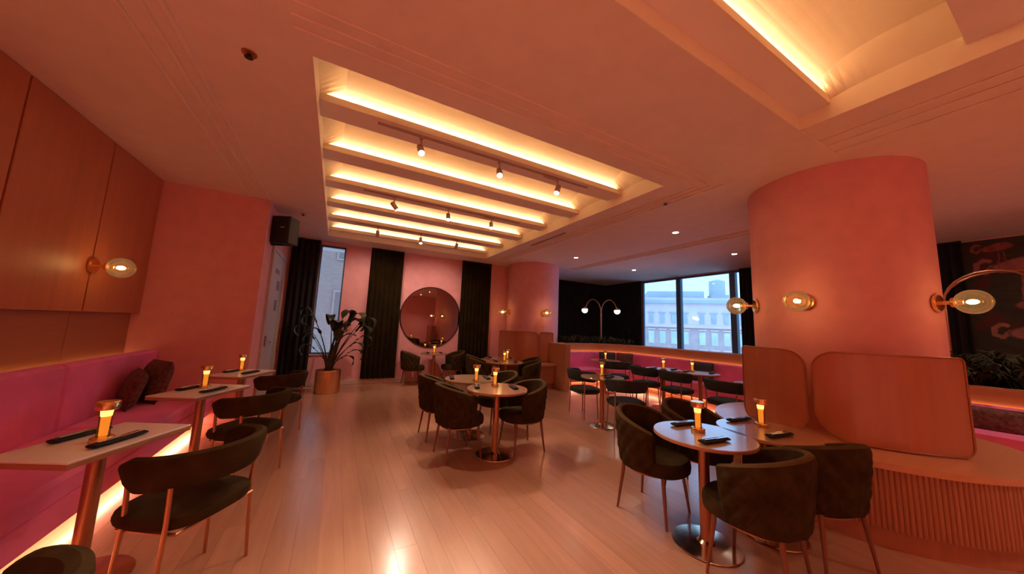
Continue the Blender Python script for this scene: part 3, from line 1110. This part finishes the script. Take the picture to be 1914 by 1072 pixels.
FM = [fern_mesh(s) for s in (1, 2, 3)]
ferns = [(5.90, 7.42, .80, 'leftmost fern in the planter beside the far column'), (6.12, 7.62, .85, 'second fern from the far column in the planter'), (6.40, 7.50, .9, 'third fern from the far column in the planter'),
         (6.62, 7.50, .85, 'fern left of the two globe lamp in the planter'), (6.98, 7.38, .9, 'fern at the foot of the two globe lamp'), (7.33, 7.10, .8, 'trailing fern right of the two globe lamp'), (7.60, 6.85, .7, 'low fern at the planter bend before the window')]
for i, (fx, fy, s, lab) in enumerate(ferns):
    o = thing('fern', lab, 'plant', (fx, fy, .965), i * 1.3, 'ferns in the planter')
    o.scale = (s, s, s)
    obj('fronds', FM[i % 3], o)
for i, (fx, fy, s, lab) in enumerate(((7.85, 1.30, 1.25, 'bushy fern just right of the big column'), (7.80, .92, 1.35, 'bushy fern in front of the flamingo wallpaper'), (7.82, .52, 1.35, 'bushy fern at the right edge of the picture'), (8.0, .72, 1.5, 'tall fern behind the others before the wallpaper'))):
    o = thing('fern', lab, 'plant', (fx, fy, .825), i * 1.7, 'ferns before the wallpaper')
    o.scale = (s, s, s)
    obj('fronds', FM[(i + 1) % 3], o)

# big potted plant
pp = thing('potted_plant', 'tall broad leaved plant in a copper cylinder pot', 'plant', (-.03, 7.78, 0))
part('pot', MB().lathe([(.001, .0), (.225, .0), (.232, .01), (.232, .45), (.228, .455), (.218, .45), (.215, .40)], 40, cap=False), COPPER, pp)
part('soil', MB().lathe([(.001, .41), (.218, .41)], 30, cap=False), SOIL, pp)


def big_leaf(name, base, az, lean, stem_l, leaf_l, leaf_w, droop, m, thick=.016):
    """stalk from base, then a broad drooping blade"""
    d = Vector((math.sin(az), math.cos(az), 0))
    P = []
    for i in range(7):
        t = i / 6
        P.append(Vector(base) + d * (lean * stem_l * t ** 1.5) + Vector((0, 0, stem_l * t * (1 - .08 * t))))
    root = part(name, MB().tube([tuple(p) for p in P], [thick * (1 - .6 * i / 6) for i in range(7)], 7), STALK, pp)
    b = MB()
    q = P[-1].copy()
    tdir = (P[-1] - P[-2]).normalized()
    rows, ang = [], math.atan2(tdir.z, Vector((tdir.x, tdir.y)).length)
    N = 14
    side = Vector((d.y, -d.x, 0))
    for i in range(N + 1):
        t = i / N
        wd = leaf_w * (math.sin(PI * min(1, t * .95 + .04)) ** .8)
        upv = d * -math.sin(ang) + Vector((0, 0, math.cos(ang)))
        row = []
        for s_ in (-1, -.55, 0, .55, 1):
            wav = .012 * math.sin(t * 17 + s_ * 2) * abs(s_)
            row.append(tuple(q + side * (s_ * wd) + upv * (abs(s_) * wd * .25 + wav)))
        rows.append(row)
        q = q + (d * math.cos(ang) + Vector((0, 0, math.sin(ang)))) * (leaf_l / N)
        ang -= droop / N * (1.6 if t > .25 else .6)
    b.grid(rows)
    b.grid([[tuple(Vector(p) - Vector((0, 0, .003))) for p in r_] for r_ in rows])
    part('blade', b, m, root)


# screen right of the plant is world azimuth about 118
for (az, lean, sl, ll, lw, dr_, m, th) in (
        (118, .34, 1.02, .62, .12, 3.0, LEAF, .020), (108, .42, 1.08, .60, .11, 3.1, LEAFD, .018), (128, .28, 1.14, .60, .12, 3.0, LEAF, .020), (122, .50, .92, .55, .10, 2.9, LEAFD, .016),
        (112, .62, .72, .50, .055, 2.6, LEAFD, .012), (125, .70, .58, .48, .050, 2.5, LEAFD, .012), (105, .80, .42, .46, .045, 2.4, LEAFD, .010), (118, .85, .30, .42, .040, 2.3, LEAFD, .010),
        (298, .30, 1.08, .60, .075, 3.1, LEAFD, .016), (285, .42, .90, .56, .060, 3.0, LEAFD, .014), (310, .52, .70, .52, .055, 2.8, LEAFD, .012), (290, .66, .50, .48, .05, 2.7, LEAFD, .012), (302, .36, 1.28, .50, .06, 3.2, LEAFD, .014),
        (125, .16, .78, .46, .125, 1.3, LEAF, .034), (100, .22, .62, .44, .10, 1.5, LEAF, .030), (150, .20, .70, .44, .11, 1.4, LEAF, .032), (170, .12, .88, .46, .12, 1.6, LEAF, .028), (70, .18, .95, .5, .12, 2.0, LEAF, .028),
        (40, .25, 1.2, .55, .11, 2.6, LEAFD, .018), (350, .3, 1.1, .55, .09, 2.8, LEAFD, .018), (240, .25, .8, .45, .07, 2.6, LEAFD, .016)):
    big_leaf('leaf', (random.uniform(-.05, .05), random.uniform(-.05, .05), .41), R(az), lean, sl, ll, lw, dr_, m, th)


# ================================================================== GOOSENECK GLOBE LAMPS
def goose_lamp(label, p, arms, h=2.42):
    o = thing('gooseneck_lamp', label, 'lamp', p)
    bz = p[2]
    part('pole', MB().tube([(0, 0, 0), (0, 0, h - bz - .42)], .022, 12), COPPERLEG, o)
    part('foot', MB().lathe([(.08, 0), (.08, .015), (.03, .03)], 20), COPPERLEG, o)
    for az, reach, lo in arms:
        d = Vector((math.sin(R(az)), math.cos(R(az)), 0))
        pts = [(0, 0, h - bz - .55)]
        for k in range(13):
            a = PI * k / 12
            q = d * (reach / 2 * (1 - math.cos(a)))
            pts.append((q.x, q.y, h - bz - .42 + .42 * math.sin(a) * 1.0))
        q = d * reach
        pts.append((q.x, q.y, lo - bz + .09))
        ar = part('arm', MB().tube(pts, .013, 8), COPPERLEG, o)
        part('globe', MB().sphere((q.x, q.y, lo - bz), .088, 22, 14), GLOBEW, ar)
        part('shade_cap', MB().lathe([(.085, .03), (.075, .062), (.03, .088), (.012, .10)], 18, (q.x, q.y, lo - bz), cap=False), BRASS, ar)


goose_lamp('two armed gooseneck lamp with white globes left of the window', (7.15, 7.42, .965), ((118, .50, 2.08), (298, .50, 2.08)), 2.42)
goose_lamp('two armed gooseneck lamp in front of the flamingo wallpaper', (8.0, 1.14, .825), ((174, 1.05, 2.15), (190, .85, 2.05)), 2.52)


# ================================================================== TABLES
def round_top(r_):
    b = MB().lathe([(r_ - .02, .722), (r_, .728), (r_, .744)], 56, cap=False)
    b.lathe([(.001, .722), (r_ - .02, .722)], 56, cap=False)
    return b


TM = {}
for key, r_ in (('m', .335), ('s', .32), ('x', .36)):
    TM['top' + key] = MB().lathe([(r_, .744), (r_ - .003, .750), (.001, .750)], 56, cap=False).mesh('tabletop', TABLETOP)
    TM['rim' + key] = round_top(r_).mesh('edge_band', TEDGE)
TM['pole'] = MB().lathe([(.040, .02), (.036, .06), (.036, .70), (.09, .705), (.09, .722)], 24).mesh('pole', COPPERLEG)
TM['base'] = MB().lathe([(.001, .0), (.215, .0), (.222, .006), (.218, .012), (.06, .022), (.04, .04)], 48, cap=False).mesh('base_plate', BRONZE)
RW, RD = .43, .62
TM['rect'] = MB().box(-RW / 2, RW / 2, -RD / 2, RD / 2, .742, .752, .003).mesh('tabletop', RECTTOP)
TM['rectrim'] = MB().box(-RW / 2, RW / 2, -RD / 2, RD / 2, .716, .742, .003).mesh('edge_band', TEDGE)


def table(label, x, y, size='m', rz=0.0, group=None):
    o = thing('round_table' if size != 'rect' else 'square_table', label, 'table', (x, y, 0), rz, group)
    if size == 'rect':
        t = obj('tabletop', TM['rect'], o)
        obj('edge_band', TM['rectrim'], t)
    else:
        t = obj('tabletop', TM['top' + size], o)
        obj('edge_band', TM['rim' + size], t)
    obj('pole', TM['pole'], o)
    obj('base_plate', TM['base'], o)
    return o


# table lamp
LM = {'base': MB().lathe([(.001, 0), (.046, 0), (.048, .003), (.048, .020), (.045, .024), (.026, .028)], 28, cap=False).mesh('base', BRASS),
      'core': MB().lathe([(.017, .028), (.018, .06), (.019, .12), (.022, .158)], 20, cap=False).mesh('glow_core', TUBE),
      'hot': MB().lathe([(.0222, .135), (.0255, .172)], 20, cap=False).mesh('glow_top', TUBEHOT),
      'tube': MB().lathe([(.028, .026), (.026, .05), (.026, .13), (.030, .172)], 24, cap=False).mesh('glass_tube', CLEARG),
      'cap': MB().lathe([(.001, .172), (.044, .172), (.048, .176), (.048, .212), (.045, .216), (.001, .216)], 28, cap=False).mesh('cap', BRASS)}


def lamp(label, x, y, z=.751, s=1.0):
    o = thing('table_lamp', label, 'lamp', (x, y, z), 0, 'cordless brass table lamps')
    o.scale = (s, s, s)
    obj('base', LM['base'], o)
    obj('glow_core', LM['core'], o)
    obj('glow_top', LM['hot'], o)
    obj('glass_tube', LM['tube'], o)
    obj('cap', LM['cap'], o)
    return o


def napkin_meshes():
    b = MB()
    rows = []
    for i in range(17):
        t = -1 + 2 * i / 16
        wv = 1 + .10 * math.sin(i * 1.7)
        row = []
        for k in range(12):
            a = 2 * PI * k / 12
            row.append((t * .125, .030 * wv * math.cos(a), .013 + .013 * (1 - .25 * abs(t) ** 4) * math.sin(a)))
        rows.append(row)
    b.grid(rows, closed_v=True)
    b.add(rows[0], [tuple(range(12))])
    b.add(rows[-1], [tuple(range(12))[::-1]])
    nap = b.mesh('napkin', NAPKIN)
    fk = MB().box(-.105, .055, -.004, .004, .0262, .0285, .001)
    fk.box(.055, .068, -.010, .010, .0262, .0285, .001)
    for q in (-.008, -.0027, .0027, .008):
        fk.box(.068, .105, q - .0013, q + .0013, .0262, .028)
    kn = MB().box(-.105, .0, -.005, .005, .0262, .0290, .001).box(.0, .11, -.008, .006, .0262, .0275, .001)
    return nap, fk.mesh('fork', STEEL), kn.mesh('knife', STEEL)


NAP, FORK, KNIFE = napkin_meshes()


def setting(label, x, y, rz, z=.751):
    o = thing('napkin_roll', label, 'napkin', (x, y, z), rz, 'black napkin rolls with cutlery')
    obj('napkin', NAP, o)
    obj('fork', FORK, o, (0, .010, 0))
    obj('knife', KNIFE, o, (0, -.010, 0))
    return o


# ================================================================== CHAIRS
def ring_chair_meshes(m):
    S = {}
    # seat: rounded-square cushion
    rows = []
    N = 40
    for (s, z) in ((.001, .405), (.86, .405), (.97, .415), (1.0, .44), (.97, .468), (.88, .480), (.5, .486), (.001, .487)):
        row = []
        for k in range(N):
            a = 2 * PI * k / N
            cx, cy = math.cos(a), math.sin(a)
            r_ = .25 / ((abs(cx) ** 3.2 + abs(cy) ** 3.2) ** (1 / 3.2))
            row.append((cx * r_ * s, cy * r_ * s * .96 + .02, z))
        rows.append(row)
    S['seat'] = MB().grid(rows, closed_v=True).mesh('seat', m)
    # backrest band: arc around the rear (-Y)
    prof = [(-.022, .60), (.022, .60), (.032, .625), (.034, .74), (.026, .765), (.0, .775), (-.026, .765), (-.032, .74), (-.030, .625)]
    rows = []
    M_ = 54
    for i in range(M_ + 1):
        a = R(-90 - 108 + 216 * i / M_)
        edge = min(i, M_ - i) / M_
        sh = 1 if edge > .07 else (.66 + .34 * math.sin(edge / .07 * PI / 2))
        lift = .018 * math.cos(a + PI / 2)
        row = []
        for d, z in prof:
            rr = .262 + d + (z - .68) * .18
            zz = .685 + (z - .685) * sh
            row.append((rr * math.cos(a) * 1.02, rr * math.sin(a) + .0, zz + lift))
        rows.append(row)
    b = MB().grid(rows, closed_v=True)
    b.add(rows[0], [tuple(range(len(prof)))[::-1]])
    b.add(rows[-1], [tuple(range(len(prof)))])
    S['back'] = b.mesh('backrest', m)
    L = []
    for (lx, ly) in ((-.235, -.135), (.235, -.135), (-.225, .11), (.225, .11)):
        k = 1.10
        L.append(MB().tube([(lx * k, ly * k, 0), (lx, ly, .45), (lx * 1.03, ly * 1.02, .625)], [.009, .011, .011], 8).mesh('leg', COPPERLEG))
    S['legs'] = L
    S['ring'] = MB().tube([(.235 * math.cos(a) / max(abs(math.cos(a)), abs(math.sin(a))) * .93, .215 * math.sin(a) / max(abs(math.cos(a)), abs(math.sin(a))) * .75 - .01, .398) for a in [2 * PI * k / 24 + .01 for k in range(25)]], .009, 6, cap=False).mesh('seat_frame', COPPERLEG)
    return S


def tub_chair_meshes(m):
    S = {}
    A = 118
    NU, NV = 84, 26
    def top(a):       # a: degrees from the rear
        t = abs(a) / A
        return .80 - .135 * (t ** 1.6)
    def rad(a, z):
        t = (z - .36) / .44
        base = .238 + .055 * t - .012 * t * t
        ca = math.cos(R(a))
        return base * (1 + .05 * ca)
    outer, inner = [], []
    for i in range(NU + 1):
        a = -A + 2 * A * i / NU
        ro, ri = [], []
        zt = top(a)
        for j in range(NV + 1):
            z = .355 + (zt - .355) * j / NV
            # quilted diamonds
            u = a / 11.0
            v = (z - .36) / .068
            q = abs(math.sin(PI * (u + v) / 2)) * abs(math.sin(PI * (u - v) / 2))
            fade = min(1, (zt - z) / .05) * min(1, (A - abs(a)) / 8) * min(1, (z - .355) / .03)
            r_ = rad(a, z) + .017 * (q ** .5) * max(0, fade)
            if j == 0:
                r_ -= .03
            th = R(-90 + a)
            ro.append((r_ * math.cos(th) * 1.06, r_ * math.sin(th), z))
            r2 = rad(a, z) - .045
            ri.append((r2 * math.cos(th) * 1.06, r2 * math.sin(th), z))
        outer.append(ro)
        inner.append(ri)
    b = MB().grid(outer)
    b.grid([r_[::-1] for r_ in inner])
    # top roll and arm ends
    rim = []
    for i in range(NU + 1):
        o_, n_ = Vector(outer[i][-1]), Vector(inner[i][-1])
        mid = (o_ + n_) / 2 + Vector((0, 0, .016))
        rim.append([tuple(o_), tuple(o_ * .75 + n_ * .25 + Vector((0, 0, .012))), tuple(mid), tuple(o_ * .25 + n_ * .75 + Vector((0, 0, .012))), tuple(n_)])
    S['rim'] = MB().grid(rim).mesh('top_roll', GREENRIM)
    for i in (0, NU):
        rows = []
        for j in range(NV + 1):
            o_, n_ = Vector(outer[i][j]), Vector(inner[i][j])
            th = R(-90 + (-A if i == 0 else A))
            tang = Vector((-math.sin(th), math.cos(th), 0)) * (-1 if i == 0 else 1)
            rows.append([tuple(o_), tuple((o_ + n_) / 2 + tang * .022), tuple(n_)])
        b.grid(rows if i else [r_[::-1] for r_ in rows])
    S['shell'] = b.mesh('shell', m)
    rows = []
    N = 44
    for (s, z) in ((.001, .345), (.90, .345), (.98, .36), (1.0, .40), (.985, .435), (.93, .455), (.6, .468), (.001, .472)):
        row = []
        for k in range(N):
            a = 2 * PI * k / N
            cx, cy = math.cos(a), math.sin(a)
            r_ = .235 / ((abs(cx) ** 2.6 + abs(cy) ** 2.6) ** (1 / 2.6))
            fy = .055 if cy > 0 else 0
            row.append((cx * r_ * s * 1.02, (cy * r_ + fy * cy) * s, z))
        rows.append(row)
    S['seat'] = MB().grid(rows, closed_v=True).mesh('seat', m)
    S['frame'] = MB().lathe([(.20, .335), (.205, .33), (.205, .348), (.20, .350)], 40, cap=False).mesh('under_frame', COPPERLEG)
    L = []
    for (lx, ly) in ((-.17, -.17), (.17, -.17), (-.175, .17), (.175, .17)):
        L.append(MB().tube([(lx * 1.22, ly * 1.22, 0), (lx * 1.02, ly * 1.02, .30), (lx, ly, .36)], [.009, .015, .016], 10).mesh('leg', TUBLEG))
    S['legs'] = L
    return S


RC = ring_chair_meshes(GREEN)
RCT = ring_chair_meshes(TEAL)
TC = tub_chair_meshes(GREEN)


def ring_chair(label, x, y, az, teal=False, group='open backed velvet chairs'):
    S = RCT if teal else RC
    o = thing('ring_back_chair', label, 'chair', (x, y, 0), facing(az), group)
    obj('seat', S['seat'], o)
    obj('backrest', S['back'], o)
    obj('seat_frame', S['ring'], o)
    for l in S['legs']:
        obj('leg', l, o)
    return o


def tub_chair(label, x, y, az, group='quilted tub chairs', s=1.0):
    o = thing('tub_chair', label, 'chair', (x, y, 0), facing(az), group)
    o.scale = (s, s, 1)
    sh = obj('shell', TC['shell'], o)
    obj('top_roll', TC['rim'], sh)
    obj('seat', TC['seat'], o)
    obj('under_frame', TC['frame'], o)
    for l in TC['legs']:
        obj('leg', l, o)
    return o


# ------------------------------------------------------------------ left row
ROT = R(-27)
for (tx, ty, lx, ly, who) in ((-1.11, 2.80, -1.09, 2.76, 'nearest'), (-1.07, 4.26, -1.09, 4.38, 'middle'), (-1.0, 5.42, -1.05, 5.62, 'farthest')):
    table(f'{who} rectangular table along the left magenta banquette', tx, ty, 'rect', ROT, 'tables along the left banquette')
    lamp(f'brass table lamp on the {who} rectangular table of the left row', lx, ly, .753)
    c, s = math.cos(ROT), math.sin(ROT)
    for (ox, oy, side) in ((.12, -.02, 'aisle'), (-.15, .03, 'banquette')):
        setting(f'napkin roll on the {side} side of the {who} left rectangular table', tx + c * ox - s * oy, ty + s * ox + c * oy, ROT + R(90), .753)
ring_chair('velvet chair cut off in the bottom left corner of the picture', -.82, 1.32, 300)
ring_chair('olive velvet chair at the nearest rectangular table', -.62, 2.56, 303)
ring_chair('olive velvet chair at the middle rectangular table', -.62, 3.92, 303)
ring_chair('olive velvet chair at the farthest rectangular table', -.56, 5.16, 303)

# ------------------------------------------------------------------ centre pair
table('front round table of the centre pair', 1.76, 3.53, 'x')
table('rear round table of the centre pair', 1.72, 4.27, 'x')
lamp('brass table lamp on the front centre round table', 1.79, 3.66)
lamp('brass table lamp on the rear centre round table', 1.69, 4.02)
setting('napkin roll on the right half of the front centre table', 1.96, 3.50, R(78))
setting('napkin roll on the left half of the front centre table', 1.55, 3.66, R(70))
setting('napkin roll on the left half of the rear centre table', 1.47, 4.36, R(75))
setting('napkin roll on the right half of the rear centre table', 1.93, 4.22, R(80))
tub_chair('quilted tub chair at front left of the centre tables', 1.36, 3.70, 88)
tub_chair('quilted tub chair at rear left of the centre tables', 1.34, 4.42, 90)
tub_chair('quilted tub chair at front right of the centre tables', 2.16, 3.60, 272)
tub_chair('quilted tub chair at rear right of the centre tables', 2.20, 4.40, 268)

# ------------------------------------------------------------------ under the mirror
table('small round table under the round mirror', 2.24, 8.12, 's')
lamp('brass table lamp on the table under the mirror', 2.22, 8.05)
setting('napkin roll on the left of the table under the mirror', 2.08, 8.12, R(85))
setting('napkin roll on the right of the table under the mirror', 2.40, 8.10, R(85))
tub_chair('dark tub chair left of the table under the mirror', 1.74, 8.16, 92)
tub_chair('dark tub chair right of the table under the mirror', 2.74, 8.12, 268)

# ------------------------------------------------------------------ beside the far column
table('front round table beside the far column bench', 3.22, 6.10, 'x')
table('rear round table beside the far column bench', 3.42, 6.82, 'x')
lamp('brass table lamp on the front table beside the far column', 3.22, 6.18)
lamp('brass table lamp on the rear table beside the far column', 3.52, 6.62)
setting('napkin roll on the right of the front far column table', 3.38, 5.98, R(60))
setting('napkin roll on the left of the front far column table', 3.02, 6.2, R(75))
setting('napkin roll on the right of the rear far column table', 3.66, 6.74, R(60))
setting('napkin roll on the left of the rear far column table', 3.22, 6.92, R(75))
tub_chair('green tub chair right of the front far column table', 3.58, 5.86, 290)
tub_chair('green tub chair right of the rear far column table', 3.92, 6.42, 290)
tub_chair('green tub chair left of the front far column table', 2.80, 6.35, 95)
tub_chair('green tub chair left of the rear far column table', 3.02, 7.12, 100)

# ------------------------------------------------------------------ right front group
table('near right round table with a reflective top', 2.46, 1.50, 'm')
table('right round table touching the curved bench', 3.06, 1.36, 'm')
lamp('brass table lamp on the near right round table', 2.50, 1.56)
lamp('brass table lamp on the right table next to the curved bench', 3.17, 1.44)
setting('napkin roll on the near edge of the near right table', 2.36, 1.36, R(-6))
setting('napkin roll on the far edge of the near right table', 2.55, 1.70, R(-6))
setting('napkin roll on the near edge of the table by the bench', 2.98, 1.24, R(-6))
setting('napkin roll on the far edge of the table by the bench', 3.15, 1.60, R(-6))
tub_chair('quilted tub chair left of the near right table, seat showing', 2.50, 1.97, 168)
tub_chair('quilted tub chair with its back to us at the near right table', 2.43, 1.16, -8)
tub_chair('quilted tub chair against the fluted bench, back to us', 3.08, 1.10, 18)
tub_chair('quilted tub chair behind the right tables, only its back rim showing', 3.14, 1.98, 175)

# ------------------------------------------------------------------ window side
WT = 'tables before the window banquette'
table('lone round table in front of the window banquette', 3.82, 3.93, 'm', 0, WT)
lamp('brass table lamp on the lone table before the window banquette', 3.90, 4.02)
setting('napkin roll on the near side of the lone window table', 3.84, 3.80, R(20))
setting('napkin roll on the far side of the lone window table', 4.02, 3.98, R(20))
table('small round table in the corner of the window banquette', 5.93, 6.0, 'x', 0, WT)
lamp('brass table lamp in the corner of the window banquette', 6.02, 6.08)
setting('napkin roll on the banquette corner table', 5.82, 5.98, R(10))
table('left of the two joined round tables under the window', 5.97, 4.42, 'm', 0, WT)
table('right of the two joined round tables under the window', 6.20, 3.80, 'm', 0, WT)
lamp('brass table lamp on the left joined table under the window', 5.90, 4.36)
lamp('brass table lamp on the right joined table under the window', 6.22, 3.96)
setting('napkin roll at the left end of the joined window tables', 5.80, 4.52, R(15))
setting('napkin roll left of the middle of the joined window tables', 6.06, 4.24, R(15))
setting('napkin roll right of the middle of the joined window tables', 6.02, 3.96, R(15))
setting('napkin roll at the right end of the joined window tables', 6.36, 3.66, R(15))
table('round table half hidden behind the big column', 5.80, 2.62, 'm', 0, WT)
setting('napkin roll on the table half hidden by the big column', 5.70, 2.72, R(15))
ring_chair('teal velvet chair left of the lone window table', 3.95, 4.50, 100, True)
ring_chair('teal velvet chair with its back to us at the lone window table', 3.88, 3.50, 20, True)
ring_chair('teal velvet chair at the banquette corner table', 5.86, 5.55, 30, True)
ring_chair('teal velvet chair at the left joined window table', 5.70, 4.62, 105, True)
ring_chair('teal velvet chair at the right joined window table', 5.66, 3.92, 100, True)
ring_chair('teal velvet chair nearest the big column on the window side', 5.50, 2.96, 95, True)
